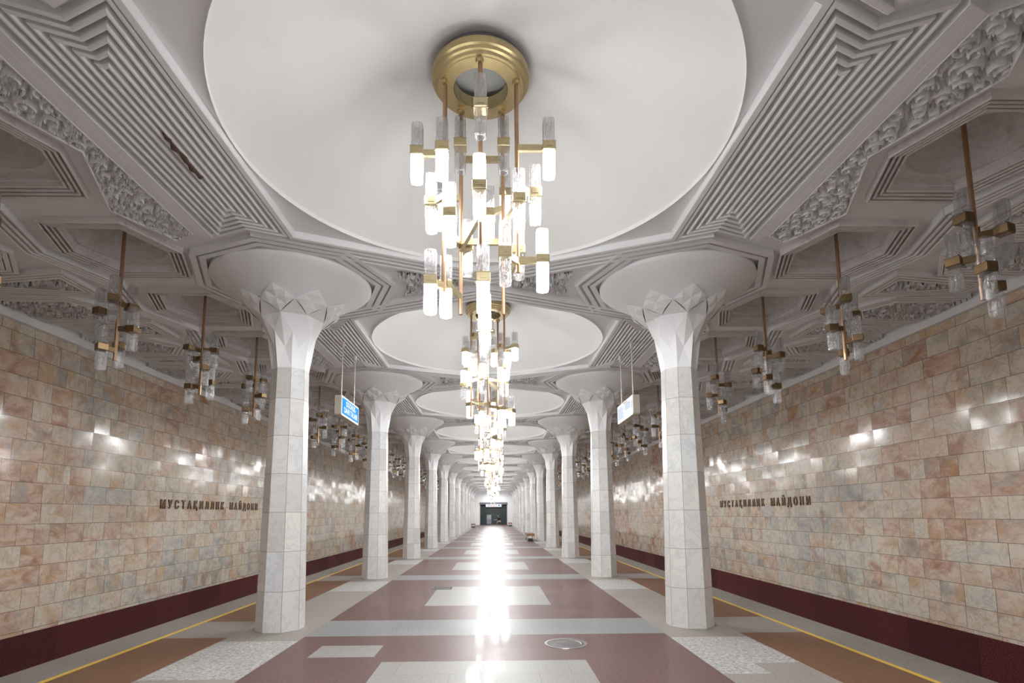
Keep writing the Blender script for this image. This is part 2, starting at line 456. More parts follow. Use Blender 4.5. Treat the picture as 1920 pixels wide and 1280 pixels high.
# ---------------------------------------------------------------- room shell
bm = bmesh.new(); box(bm, -XP, XP, YBACK, YEND, -1.3, 0)
tag(obj('floor', bm, M['floor']), 'red and grey polished granite platform floor with yellow edge lines', 'floor', kind='structure')
for s, side in ((-1, 'left'), (1, 'right')):
    bm = bmesh.new(); box(bm, min(s * XP, s * (XW + .2)), max(s * XP, s * (XW + .2)), YBACK, YEND, -1.5, -1.3)
    tag(obj('floor_%s' % side, bm, M['trench']), 'dark track bed below the %s platform edge' % side, 'track bed', kind='structure')
    bm = bmesh.new(); box(bm, min(s * XW, s * (XW + .2)), max(s * XW, s * (XW + .2)), YBACK, YEND, -0.44, 5.45)
    tag(obj('wall_%s' % side, bm, M['wall']), '%s track wall clad in pink, beige and grey marble slabs' % side, 'wall', kind='structure')
    bm = bmesh.new(); box(bm, min(s * (XW - .012), s * (XW + .2)), max(s * (XW - .012), s * (XW + .2)), YBACK, YEND, -1.3, -0.44)
    tag(obj('baseboard_%s' % side, bm, M['red_granite']), 'dark red granite base band of the %s track wall' % side, 'baseboard', kind='structure')
    bm = bmesh.new(); box(bm, min(s * (XW - .10), s * (XW + .01)), max(s * (XW - .10), s * (XW + .01)), YBACK, YEND, 5.05, 5.30, 0.01)
    tag(obj('trim_%d' % (1 if s < 0 else 2), bm, M['trim']), 'white cornice strip along the top of the %s track wall' % side, 'trim', kind='structure')
bm = bmesh.new(); box(bm, -XW - .2, XW + .2, YBACK - .2, YBACK, -1.5, 6.6)
tag(obj('wall_back', bm, M['plaster']), 'plain white end wall behind the camera', 'wall', kind='structure')

# ---------------------------------------------------------------- ceiling bay (built once, then copied)
RD = 2.43                                               # dome rim radius
def hexagon(cx, cy, hx, vx, hy): return [(cx - vx, cy), (cx - hx, cy - hy), (cx + hx, cy - hy), (cx + vx, cy), (cx + hx, cy + hy), (cx - hx, cy + hy)]
COF = [(4.96 * s, k * P / 3) for s in (-1, 1) for k in (-1, 0, 1)]
HEXO = lambda c: hexagon(c[0], c[1], 0.51, 0.83, 0.80)
HIN = 0.215

def ceiling_ground():
    bm = bmesh.new()
    loops = [[(-XW, -P / 2), (XW, -P / 2), (XW, P / 2), (-XW, P / 2)],
             [(RD * math.cos(2 * PI * k / 96), RD * math.sin(2 * PI * k / 96)) for k in range(96)]]
    loops += [offset(HEXO(c), HIN) for c in COF]
    pts = [p for l in loops for p in l]
    tri = tessellate_polygon([[Vector((x, y, 0)) for x, y in l] for l in loops])
    vs = [bm.verts.new((x, y, ZC)) for x, y in pts]
    for t in tri:
        try: bm.faces.new([vs[i] for i in t])
        except ValueError: pass
    return bm

def scroll_height(x, y, seed, sp=0.165):
    """arabesque of scrolls and stems, 0..1"""
    rng = random.Random(seed)
    h = np.zeros_like(x)
    x0, x1, y0, y1 = x.min(), x.max(), y.min(), y.max()
    wx = x + 0.03 * np.sin(y * 21 + seed); wy = y + 0.03 * np.sin(x * 19 + 1.3 * seed)
    stem = 1 - np.abs(np.sin(wx * 17 + 1.5 * np.sin(wy * 9.0))) * 1.6
    h = np.maximum(h, np.clip(stem, 0, 1) ** 1.2 * 0.55)
    ny = int((y1 - y0) / sp) + 2; nx = int((x1 - x0) / sp) + 2
    for j in range(ny):
        for i in range(nx):
            cx = x0 + (i + (j % 2) * .5 + rng.uniform(-.25, .25)) * sp; cy = y0 + (j + rng.uniform(-.25, .25)) * sp
            R = sp * rng.uniform(.55, .78); hand = rng.choice((-1, 1)); ph = rng.uniform(0, 6.28); pit = sp * rng.uniform(.30, .42)
            dx, dy = x - cx, y - cy
            d = np.hypot(dx, dy); mk = d < R
            th = np.arctan2(dy, dx)
            a = 0.5 + 0.5 * np.cos(hand * th + 2 * PI * d / pit + ph)
            v = np.clip((a - .42) * 2.6, 0, 1) ** .7 * np.sqrt(np.clip(1 - (d / R) ** 4, 0, 1))
            v = np.maximum(v, np.clip(1 - d / (pit * .35), 0, 1))
            h = np.where(mk, np.maximum(h * .15, v), h)
    return h

def relief_mesh(poly, seed, res=0.0125, amp=0.112, sp=0.165):
    xs = [p[0] for p in poly]; ys = [p[1] for p in poly]
    gx = np.arange(min(xs), max(xs) + res, res); gy = np.arange(min(ys), max(ys) + res, res)
    X, Y = np.meshgrid(gx, gy)
    h = scroll_height(X, Y, seed, sp)
    ok = inside(poly, X, Y)
    idx = -np.ones(X.shape, int); idx[ok] = np.arange(ok.sum())
    co = np.stack([X[ok], Y[ok], ZC + 0.022 - amp * np.clip(h[ok] * 1.2, 0, 1)], 1)
    a, b, c, d = idx[:-1, :-1], idx[:-1, 1:], idx[1:, 1:], idx[1:, :-1]
    q = (a >= 0) & (b >= 0) & (c >= 0) & (d >= 0)
    faces = np.stack([d[q], c[q], b[q], a[q]], 1)
    me = bpy.data.meshes.new('relief_panel')
    me.from_pydata(co.tolist(), [], faces.tolist())
    me.polygons.foreach_set('use_smooth', [True] * len(me.polygons))
    me.update()
    return me

def coffer(c):
    bm = bmesh.new()
    for k in range(4): bars(bm, HEXO(c), k * 0.056, k * 0.056 + 0.030, ZB - 0.005 + 0.008 * k, ZC + 0.004)
    hx = offset(HEXO(c), HIN); n = 8
    ring = []
    for i in range(6):
        a, b = Vector(hx[i]), Vector(hx[(i + 1) % 6])
        ring += [a.lerp(b, k / n) for k in range(n)]
    N = len(ring)
    rows = [[(p.x, p.y, ZC) for p in ring], [(p.x, p.y, ZC + .05) for p in ring]]
    ax, ay, H = 0.55, 0.47, 0.42
    for u in (1.0, 0.98, 0.9, 0.78, 0.62, 0.42, 0.2):
        z = ZC + .05 + (0.0 if u == 1.0 else H * (1 - u ** 2.6) ** .6)
        rr = []
        for p in ring:
            t = math.atan2((p.y - c[1]) / ay, (p.x - c[0]) / ax)
            rr.append((c[0] + ax * u * math.cos(t), c[1] + ay * u * math.sin(t), z))
        rows.append(rr)
    vr = [[bm.verts.new(q) for q in r] for r in rows]
    for A, B in zip(vr, vr[1:]):
        for k in range(N): bm.faces.new((A[k], A[(k + 1) % N], B[(k + 1) % N], B[k]))
    bm.faces.new(vr[-1])
    return bm

STRIPE = [(2.535, -1.655), (2.985, -1.468), (3.435, -1.655), (3.435, 1.655), (2.985, 1.468), (2.535, 1.655)]
def stripe_panel(s):
    bm = bmesh.new()
    for k in range(6):
        d = k * 0.0785
        bars(bm, mirror(STRIPE, s), d, d + 0.040, ZB, ZC + 0.004, ch=0.012)
    return bm

HEXF = [(-2.52, -1.68), (0, -2.724), (2.52, -1.68), (2.52, 1.68), (0, 2.724), (-2.52, 1.68)]
def mouldings():
    """dome frame, octagons round the column heads, crossing bars, flat bands"""
    bm = bmesh.new()
    bars(bm, HEXF, 0.0, 0.075, ZB - .006)
    for sy in (-1, 1):
        for k in range(3):
            d = 0.045 + k * 0.115; x0 = 1.90 + .045 * k
            pl = [(-x0, sy * (2.724 - .4143 * x0)), (0, sy * 2.724), (x0, sy * (2.724 - .4143 * x0))]
            # outside the dome frame
            sgn = -1 if sy < 0 else 1
            bars(bm, pl, sgn * (d + .004), sgn * (d + 0.064), ZB + .002, closed=False)
    for sx in (-1, 1):
        cx = sx * XC
        cy = -P / 2
        for k in range(3):
            R0 = (1.185 + k * 0.115) / math.cos(PI / 8); w = 0.062 if k < 2 else 0.058
            if k < 2:
                bars(bm, [(cx + R0 * math.cos(j * PI / 4), cy + R0 * math.sin(j * PI / 4)) for j in range(8)], 0, -w)
            else:
                pl = [(cx - sx * R0 * math.cos(t), cy + R0 * math.sin(t)) for t in (-PI / 2, -PI / 4, 0, PI / 4, PI / 2)]
                q = offset(pl, 0.001, False)
                bars(bm, pl, 0, w if math.hypot(q[2][0] - cx, q[2][1] - cy) > R0 else -w, closed=False)
    for s in (-1, 1):
        # flat band between stripe panel and relief
        bars(bm, mirror([(3.50, -1.66), (3.70, -1.58), (3.70, 1.58), (3.50, 1.66)], s), 0, 0.0999, ch=.004)
        ed = mirror(RELIEF, s)
        bars(bm, ed, -0.012, 0.014, ZB - .004)
    return bm

RELIEF = [(3.715, -1.57), (4.0, -1.74), (4.38, -1.03), (3.93, 0), (4.38, 1.03), (4.0, 1.74), (3.715, 1.57)]
KITE = [(1.36, -0.40), (1.22, 0.0), (1.36, 0.40), (0.42, 0.075), (0.42, -0.075)]
# outer aisle, around one coffer axis
OUT2 = [(6.72, 0.0), (7.02, -0.40), (8.02, -0.41), (8.17, -0.25), (8.17, 0.25), (8.02, 0.41), (7.02, 0.40)]
OUT1 = [(6.46, -0.20), (7.62, -0.015), (7.62, 0.015), (6.46, 0.20)]
def aisle_band(s, y):
    bm = bmesh.new()
    for k in range(4):
        d = k * 0.085
        q = P / 6
        pl = [(5.62 + d, -q), (5.98 + d, 0), (5.62 + d, q)]
        pl = [(s * x, y + v) for x, v in pl]
        bars(bm, pl, 0, 0.045, closed=False)
        pl = [(5.80 + d * .8, -q + .09 + d * .2), (6.27 + d * .8, -q + .52)]
    o2 = [(s * x, y + v) for x, v in OUT2]
    for k in range(3):
        bars(bm, o2, -0.05 - 0.075 * k, -0.05 - 0.075 * k - 0.042)
    bars(bm, o2, -0.012, 0.014, ZB - .004)
    o1 = [(s * x, y + P / 6 + v) for x, v in OUT1]
    for k in range(3): bars(bm, o1, -0.04 - .075 * k, -0.04 - .075 * k - .04)
    return bm

ceil0 = obj('ceiling', ceiling_ground(), M['plaster'])
tag(ceil0, kind='structure')
bm = bmesh.new()
Hd = 0.86; Rs = (RD ** 2 + Hd ** 2) / (2 * Hd)
prof = [(RD, ZC - .03)]
for k in range(0, 25):
    r = RD * math.cos(k / 24 * PI / 2)
    prof.append((max(r, 0.002), ZC + .02 + Hd - Rs + math.sqrt(Rs * Rs - r * r)))
lathe(bm, prof, 96)
obj('dome', bm, M['dome'], ceil0, smooth=True)
obj('moulding', mouldings(), M['plaster'], ceil0)
for s in (-1, 1):
    obj('stripe_panel', stripe_panel(s), M['plaster'], ceil0)
    obj('relief_panel', relief_mesh(mirror(RELIEF, s), 3 + s), M['plaster'], ceil0)
    for sy in (-1, 1):
        kp = [(s * x, sy * P / 2 + y) for x, y in KITE]
        half = [(x, min(y, P / 2) if sy > 0 else max(y, -P / 2)) for x, y in kp]
        obj('relief_kite', relief_mesh(half, 11 + s + 2 * sy, 0.02, sp=.14), M['plaster'], ceil0)
    for k in (-1, 0, 1):
        yc = k * P / 3
        obj('aisle_moulding', aisle_band(s, yc), M['plaster'], ceil0)
        obj('relief_panel', relief_mesh([(s * x, yc + y) for x, y in OUT2], 21 + k, 0.024, .13, .21), M['plaster'], ceil0)
        yg = yc + P / 6
        if k < 1:
            obj('relief_panel', relief_mesh([(s * x, yg + y) for x, y in OUT1], 31 + k, 0.022, .13, .2), M['plaster'], ceil0)
        else:
            for e in (-1, 1):
                half = [(s * x, e * P / 2 + (max(-e * y, 0) * -e)) for x, y in OUT1]
                obj('relief_panel', relief_mesh([(s * 6.46, e * P / 2), (s * 6.46, e * (P / 2 - .2)), (s * 7.62, e * (P / 2 - .015)), (s * 7.62, e * P / 2)], 35 + e, 0.022, .13, .2), M['plaster'], ceil0)
for c in COF:
    obj('coffer', coffer(c), M['coffer'], ceil0)
ceil0.location = (0, bay_y(0), 0)
for i in range(-1, NB):
    o = ceil0 if i == 0 else copy_tree(ceil0, loc=(0, bay_y(i), 0))
    tag(o, ('white plaster ceiling bay directly over and behind the camera' if i < 0 else
            'white plaster ceiling bay with %s dome counted from the camera' % ordinal(i + 1)), 'ceiling')
# the broken strip of bars in the nearest left stripe panel
bm = bmesh.new(); rng = random.Random(5)
pts = [(-2.98 + rng.uniform(-.014, .014), 4.76 + k * .065 - bay_y(0), ZB + .012 + rng.uniform(-.012, .004)) for k in range(11)]
tube(bm, pts, [0.012 + 0.022 * abs(math.sin(k * 1.7)) for k in range(11)], 7)
o = obj('broken_strip', bm, M['damage'], ceil0); o['label'] = 'dark broken plaster strip'

# ---------------------------------------------------------------- columns
RB, RT, ZS = 0.340, 0.268, 3.83
def shaft():
    bm = bmesh.new(); rows = []
    for z, r in ((0, RB), (ZS, RT)):
        rows.append([bm.verts.new((r * math.cos(PI / 8 + k * PI / 4), r * math.sin(PI / 8 + k * PI / 4), z)) for k in range(8)])
    for k in range(8): bm.faces.new((rows[0][k], rows[0][(k + 1) % 8], rows[1][(k + 1) % 8], rows[1][k]))
    bm.faces.new(rows[0]); bm.faces.new(rows[1])
    return bm
def seams():
    bm = bmesh.new()
    for k in range(8):
        a = PI / 8 + k * PI / 4
        tube(bm, [((RB - .0025) * math.cos(a), (RB - .0025) * math.sin(a), 0), ((RT - .0025) * math.cos(a), (RT - .0025) * math.sin(a), ZS)], 0.0042, 5)
    return bm
TR = [(.238, 3.83), (.236, 4.10), (.27, 4.25), (.31, 4.36), (.36, 4.48), (.405, 4.60), (.475, 4.69), (.58, 4.775), (.745, 4.895), (.87, 4.98), (.99, 5.05),
      (1.08, 5.105), (1.14, 5.15), (1.175, 5.19), (1.18, 5.215), (1.16, 5.283)]
def trumpet_r(z):
    for (r0, z0), (r1, z1) in zip(TR, TR[1:]):
        if z0 <= z <= z1: return r0 + (r1 - r0) * (z - z0) / (z1 - z0)
    return TR[-1][0]
def facets():
    bm = bmesh.new()
    A = lambda k: PI / 8 + k * PI / 4            # corner angles
    B = lambda k: k * PI / 4 + PI / 4            # mid-face angles, between corner k and k+1
    pt = lambda a, r, z: Vector((r * math.cos(a), r * math.sin(a), z))
    L0 = [pt(A(k), RT, ZS) for k in range(8)]
    L1 = [pt(B(k), .262, 4.135) for k in range(8)]
    L2 = [pt(A(k), .350, 4.36) for k in range(8)]
    L3 = [pt(B(k), .480, 4.60) for k in range(8)]
    L4 = [pt(A(k), .650, 4.755) for k in range(8)]
    def tri(*p): bm.faces.new([bm.verts.new(q) for q in p])
    def lift(p, d):
        n = Vector((p.x, p.y, 0)).normalized(); return p + n * d + Vector((0, 0, -d * .5))
    for k in range(8):
        n = (k + 1) % 8; p = (k - 1) % 8
        tri(L0[k], L0[n], L1[k])
        # diamond standing on the shaft corner: folded on its upright
        tri(L0[k], L1[k], L2[k]); tri(L0[k], L2[k], L1[p])
        # diamond over the shaft face: folded across
        mid = lift((L2[k] + L2[n]) / 2, 0.028)
        tri(L1[k], L2[n], mid); tri(L1[k], mid, L2[k]); tri(L2[k], mid, L3[k]); tri(mid, L2[n], L3[k])
        mid2 = lift((L3[k] + L3[p]) / 2, -0.012)
        tri(L2[k], L3[k], mid2); tri(L2[k], mid2, L3[p]); tri(mid2, L3[k], L4[k]); tri(L3[p], mid2, L4[k])
        # leaf: a kite of 2 x 2 little pyramids with a raised rim
        a0 = B(k)
        def Q(u, v, off=0.0):
            # u runs along the left lower edge, v along the right lower edge
            z = 4.60 + (u + v) * .152
            da = (v - u) * PI / 8
            r = max(trumpet_r(z) + .022, .48 + .17 * (u + v) if u + v <= 1 else .65 + .145 * (u + v - 1)) + off
            return pt(a0 + da, r, z)
        g = [[Q(i / 4, j / 4) for j in range(5)] for i in range(5)]
        for i in (0, 2):
            for j in (0, 2):
                apex = Q((i + 1) / 4, (j + 1) / 4, 0.030)
                rim = [g[i][j], g[i][j + 1], g[i][j + 2], g[i + 1][j + 2], g[i + 2][j + 2], g[i + 2][j + 1], g[i + 2][j], g[i + 1][j]]
                for e in range(8): tri(rim[e], rim[(e + 1) % 8], apex)
        for i in range(4):                       # rim dropping back to the bell on the two upper edges
            for e0, e1 in ((g[4][i], g[4][i + 1]), (g[i][4], g[i + 1][4])):
                dn = lambda q: pt(math.atan2(q.y, q.x), trumpet_r(q.z) - .02, q.z + .01)
                tri(e0, e1, dn(e1)); tri(e0, dn(e1), dn(e0))
    bmesh.ops.remove_doubles(bm, verts=bm.verts, dist=0.0005)
    return bm
col0 = empty('column', (0, 0, 0))
obj('shaft', shaft(), M['marble'], col0)
obj('joint', seams(), M['seam'], col0)
bm = bmesh.new(); lathe(bm, TR, 72)
cap = obj('capital', bm, M['plaster'], col0, smooth=True)
obj('facets', facets(), M['plaster'], cap)
first = True
for s, side in ((-1, 'left'), (1, 'right')):
    for i in range(0, 13):
        loc = (s * XC, row_y(i), 0)
        o = col0 if first else copy_tree(col0)
        first = False
        o.location = loc
        if i == 0: lab = 'octagonal marble column of the %s row, beside the camera' % side
        else: lab = '%s octagonal marble column from the camera in the %s row' % (ordinal(i), side)
        if i == 1: lab = 'nearest octagonal white marble column in the %s row, flaring capital' % side
        tag(o, lab, 'column', 'marble columns along the platform', 'thing')

# ---------------------------------------------------------------- lamps
def flute_section(w, n=5, d=0.0065):
    """square with chipped corners and fluted sides"""
    h = w / 2; c = h * 0.30; pts = []
    corners = [(h, -h + c), (h, h - c), (h - c, h), (-h + c, h), (-h, h - c), (-h, -h + c), (-h + c, -h), (h - c, -h)]
    for k in range(0, 8, 2):
        a, b = Vector(corners[k]), Vector(corners[k + 1])
        nrm = Vector((b.y - a.y, a.x - b.x)).normalized()
        m = 2 * n
        for i in range(m + 1):
            pts.append(tuple(a.lerp(b, i / m) - nrm * (d if i % 2 else 0)))
    return pts
TW = 0.112
def glass_tube_bm(up):
    """hollow prism, open at the outer end with a round mouth; z=0 at the clamp"""
    bm = bmesh.new(); s = 1 if up else -1
    sec = flute_section(TW); n = len(sec)
    def ringv(f, z, circ=None):
        out = []
        for x, y in sec:
            if circ: 
                l = math.hypot(x, y); x, y = x / l * circ, y / l * circ
            else: x, y = x * f, y * f
            out.append(bm.verts.new((x, y, s * z)))
        return out
    rs = [ringv(1, 0.0), ringv(1, 0.235), ringv(.97, 0.262), ringv(0, 0.272, TW * .40), ringv(0, 0.272, TW * .33), ringv(0, 0.10, TW * .33)]
    for A, B in zip(rs, rs[1:]):
        for k in range(n): bm.faces.new((A[k], A[(k + 1) % n], B[(k + 1) % n], B[k]))
    bm.faces.new(rs[-1])
    return bm
def mesh_of(bm, name, mat, smooth=False):
    me = bpy.data.meshes.new(name)
    bmesh.ops.recalc_face_normals(bm, faces=bm.faces); bm.to_mesh(me); bm.free()
    me.materials.append(mat)
    return me
ME = {}
for up in (True, False):
    ME['glass', up] = mesh_of(glass_tube_bm(up), 'glass_tube', M['glass'])
    ME['lit', up] = mesh_of(glass_tube_bm(up), 'lit_tube', M['lit'])
def clamp_bm():
    bm = bmesh.new()
    h = TW / 2 + .008
    box(bm, -h, h, -h, h, -.045, .045, .008)
    box(bm, -.03, .03, -h - .005, -h + .002, -.016, .016)
    for z in (-.052, .049): box(bm, -h - .006, h + .006, -h + .01, -h + .016, z, z + .004)
    return bm
ME['clamp'] = mesh_of(clamp_bm(), 'clamp', M['clamp'])
ME['clamp_old'] = mesh_of(clamp_bm(), 'clamp', M['old_brass'])
def lamp_pair(parent, x, y, z, rz, lit, dirty=False):
    """clamp with one glass above and one below; lit: '', 'u', 'l' or 'b'"""
    for up in (True, False):
        on = lit == 'b' or lit == ('u' if up else 'l')
        o = obj('glass_tube', ME['lit' if on else 'glass', up], None, parent, loc=(x, y, z + (.035 if up else -.035)))
        o.rotation_euler = (0, 0, rz)
        if on: o['label'] = 'lit white glass tube'
    o = obj('clamp', ME['clamp_old' if dirty else 'clamp'], None, parent, loc=(x, y, z)); o.rotation_euler = (0, 0, rz)

CT = [(0.009,-0.47,5.344,''), (-0.001,-0.47,4.552,'u'), (0.031,-0.47,3.690,'l'), (0.044,-0.36,3.293,''), (-0.364,-0.22,5.102,'l'),
      (-0.618,-0.11,5.134,'l'), (-0.284,-0.22,4.437,'l'), (-0.489,0.02,4.694,''), (-0.465,-0.20,3.785,'l'), (-0.339,-0.0,3.827,'l'),
      (0.669,-0.11,5.194,'l'), (0.366,-0.22,4.585,''), (0.538,0.02,4.790,''), (0.590,-0.11,4.040,'b'), (0.230,-0.27,4.028,''),
      (-0.218,0.20,5.448,''), (-0.154,0.40,4.424,''), (-0.431,0.38,4.931,'l'), (0.231,0.20,5.451,''), (0.077,0.42,4.813,'l'),
      (0.389,0.34,4.365,'u'), (0.251,0.46,5.063,'l')]
RODS = [(0.005, -0.37, 3.28), (-0.35, -0.11, 3.72), (0.355, -0.11, 3.92), (-0.215, 0.30, 3.66), (0.225, 0.30, 3.66)]
ZRING = 5.92
def nearest_rod(x, y): return min(RODS, key=lambda r: (r[0] - x) ** 2 + (r[1] - y) ** 2)
def canopy_bm():
    bm = bmesh.new()
    lathe(bm, [(.27, ZRING), (.275, ZRING - .012), (.40, ZRING - .012), (.405, ZRING - .004), (.43, ZRING - .004), (.437, ZRING + .022), (.462, ZRING + .028), (.468, ZRING + .058),
               (.490, ZRING + .066), (.493, ZRING + .13), (.27, ZRING + .13)], 64, closed=True)
    for k in range(5):
        a = -PI / 2 + k * 2 * PI / 5
        lathe(bm, [(.001, ZRING - .05), (.034, ZRING - .05), (.04, ZRING - .02), (.04, ZRING)], 14, cx=RODS[0][0] * 0 + .37 * math.cos(a), cy=.37 * math.sin(a))
    return bm
def drum_bm():
    bm = bmesh.new(); lathe(bm, [(.45, ZRING + .13), (.45, ZRING + .205)], 48)
    return bm
def arm_bm(p, q, w=.018):
    p, q = Vector(p), Vector(q); d = (q - p).normalized(); n = d.cross(Vector((0, 0, 1))).normalized() * w
    bm = bmesh.new()
    vs = [bm.verts.new(e + sn * n + Vector((0, 0, sz * .032))) for e in (p, q) for sn in (-1, 1) for sz in (-1, 1)]
    for f in ((0, 1, 3, 2), (4, 6, 7, 5), (0, 4, 5, 1), (2, 3, 7, 6), (0, 2, 6, 4), (1, 5, 7, 3)): bm.faces.new([vs[i] for i in f])
    return bm
def chandelier():
    root = empty('chandelier', (0, 0, 0))
    cp = obj('canopy', canopy_bm(), M['brass'], root)
    obj('drum', drum_bm(), M['lintel'], root)
    rods = []
    for i, (x, y, zb) in enumerate(RODS):
        bm = bmesh.new(); tube(bm, [(x, y, zb), (x, y, ZRING)], .021, 12); obj('rod', bm, M['copper'], root)
    for x, y, z, lit in CT:
        lamp_pair(root, x, y, z, 0, lit)
        r = nearest_rod(x, y)
        zz = max(z, r[2] + .04)
        if math.hypot(r[0] - x, r[1] - y) > .07:
            obj('arm', arm_bm((r[0], r[1], zz), (x, y, z)), M['clamp'], root)
    # tie bars between the rods
    for a, b, z in ((3, 4, 5.36), (3, 4, 4.44), (1, 3, 4.40), (2, 4, 4.62), (0, 3, 4.36), (1, 3, 3.84), (2, 4, 4.03)):
        obj('arm', arm_bm((*RODS[a][:2], z), (*RODS[b][:2], z)), M['clamp'], root)
    return root
def fill_spots(root):
    # added fill spots, floating beside the glass tubes, that brighten walls, columns and floor
    for k, (x, y, z) in enumerate(((-.77, -.11, 4.80), (.82, -.11, 4.86), (.03, -.62, 3.36), (.30, .64, 4.75))):
        li = bpy.data.lights.new('bulb', 'SPOT'); li.energy = FILL_SPOT; li.spot_size = PI; li.spot_blend = 0.25; li.shadow_soft_size = 0.17
        li.color = (0.975, 0.99, 1.0)
        o = bpy.data.objects.new('bulb', li); C.objects.link(o); o.location = (x, y, z); o.parent = root
    return root

def join_tree(root, name, groups):
    """a light copy of a lamp for the far bays: its meshes gathered by material into a few parts"""
    new = empty(name, (0, 0, 0))
    parts = {}
    for c in kids(root):
        key = next((g for g, names in groups.items() if c.data.materials[0].name in names), None)
        if key is None: key = list(groups)[0]
        bm = parts.setdefault((key, c.data.materials[0].name), bmesh.new())
        me = c.data.copy(); me.transform(Matrix.Translation(c.location) @ c.rotation_euler.to_matrix().to_4x4()); bm.from_mesh(me)
        bpy.data.meshes.remove(me)
    for (key, mn), bm in parts.items():
        me = bpy.data.meshes.new(key); bm.to_mesh(me); bm.free(); me.materials.append(bpy.data.materials[mn])
        o = bpy.data.objects.new(key, me); C.objects.link(o); o.parent = new
    return new
ch0 = chandelier()
far_ch = join_tree(ch0, 'chandelier', {'glass_cluster': ('lamp_glass',), 'lit_cluster': ('lit_glass',), 'bracket': ('brass_clamp',), 'rod': ('brown_bronze',), 'canopy': ('aged_brass',), 'drum': ('violet_grey_metal',)})
fill_spots(ch0); fill_spots(far_ch)
used_far = False
for i in range(-1, NB):
    rz = [0, 2, 4, 1, 3][max(i, 0) % 5] * 2 * PI / 5
    if i == 0: o = ch0; o.location = (0, bay_y(0), 0)
    elif 1 <= i < 6: o = copy_tree(ch0, loc=(0, bay_y(i), 0), rz=rz)
    elif not used_far: o = far_ch; used_far = True; o.location = (0, bay_y(i), 0)
    else: o = copy_tree(far_ch, loc=(0, bay_y(i), 0), rz=rz)
    lab = ('brass ring chandelier of glass tubes behind the camera' if i < 0 else
           'nearest and largest brass chandelier of lit glass tubes under first dome' if i == 0 else
           '%s brass and glass tube chandelier from the camera along the nave' % ordinal(i + 1))
    tag(o, lab, 'chandelier', 'chandeliers in a row under the domes')

PT = [(-.17, -.07, 4.50, 0.2), (.12, .19, 4.48, -.3), (.17, -.12, 4.36, 0.35), (-.14, .12, 4.14, .6), (-.09, -.16, 3.95, .1), (.16, .03, 3.84, 0.0)]
def pendant():
    root = empty('pendant_lamp', (0, 0, 0))
    bm = bmesh.new(); tube(bm, [(0, 0, 3.70), (0, 0, 5.72)], .023, 12); obj('rod', bm, M['copper'], root)
    bm = bmesh.new(); lathe(bm, [(.001, 5.757), (.08, 5.757), (.07, 5.67), (.024, 5.65)], 16); obj('canopy', bm, M['old_brass'], root)
    for x, y, z, rz in PT:
        lamp_pair(root, x, y, z, rz, '', True)
        obj('arm', arm_bm((0, 0, z), (x, y, z)), M['old_brass'], root)
    return root
pd0 = pendant()
far_pd = join_tree(pd0, 'pendant_lamp', {'glass_cluster': ('lamp_glass',), 'bracket': ('tarnished_brass',), 'rod': ('brown_bronze',)})
u0 = u1 = False
for s, side in ((-1, 'left'), (1, 'right')):
    n = 0
    for j in range(-1, NB * 3):
        y = bay_y(0) + (j - 1) * P / 3
        if y < 2.5: continue
        n += 1
        near = y < 36
        if near: o = pd0 if not u0 else copy_tree(pd0); u0 = True
        else: o = far_pd if not u1 else copy_tree(far_pd); u1 = True
        o.location = (s * 4.94, y, 0)
        o.rotation_euler = (0, 0, (0 if s > 0 else PI) + [0.0, 0.5, -0.4, 0.9][n % 4] * (0 if n == 2 and s > 0 else 1))
        tag(o, '%s brass rod pendant with unlit glass tubes from camera, %s aisle' % (ordinal(n), side), 'pendant lamp', 'glass pendants over the %s aisle' % side)

# ---------------------------------------------------------------- hanging light boxes
def text_mesh(body, size, extrude=0.004, align='CENTER', xs=1.0, bold=0.0, space=1.0):
    cu = bpy.data.curves.new('text', 'FONT'); cu.body = body; cu.size = size; cu.extrude = extrude; cu.align_x = align; cu.offset = bold
    cu.space_character = space
    cu.resolution_u = 3
    o = bpy.data.objects.new('text', cu); C.objects.link(o)
    dg = bpy.context.evaluated_depsgraph_get()
    me = bpy.data.meshes.new_from_object(o.evaluated_get(dg))
    bpy.data.objects.remove(o); bpy.data.curves.remove(cu)
    me.materials.clear()
    if xs != 1.0: me.transform(Matrix.Diagonal((xs, 1, 1, 1)))
    return me
def wall_matrix(s, x, y, z):
    """text plane on a surface at X = x facing the nave (s = -1: left side of the hall)"""
    if s < 0: rx = Vector((0, 1, 0)); nr = Vector((1, 0, 0))
    else: rx = Vector((0, -1, 0)); nr = Vector((-1, 0, 0))
    m = Matrix((rx, Vector((0, 0, 1)), nr)).transposed().to_4x4(); m.translation = Vector((x, y, z)); return m

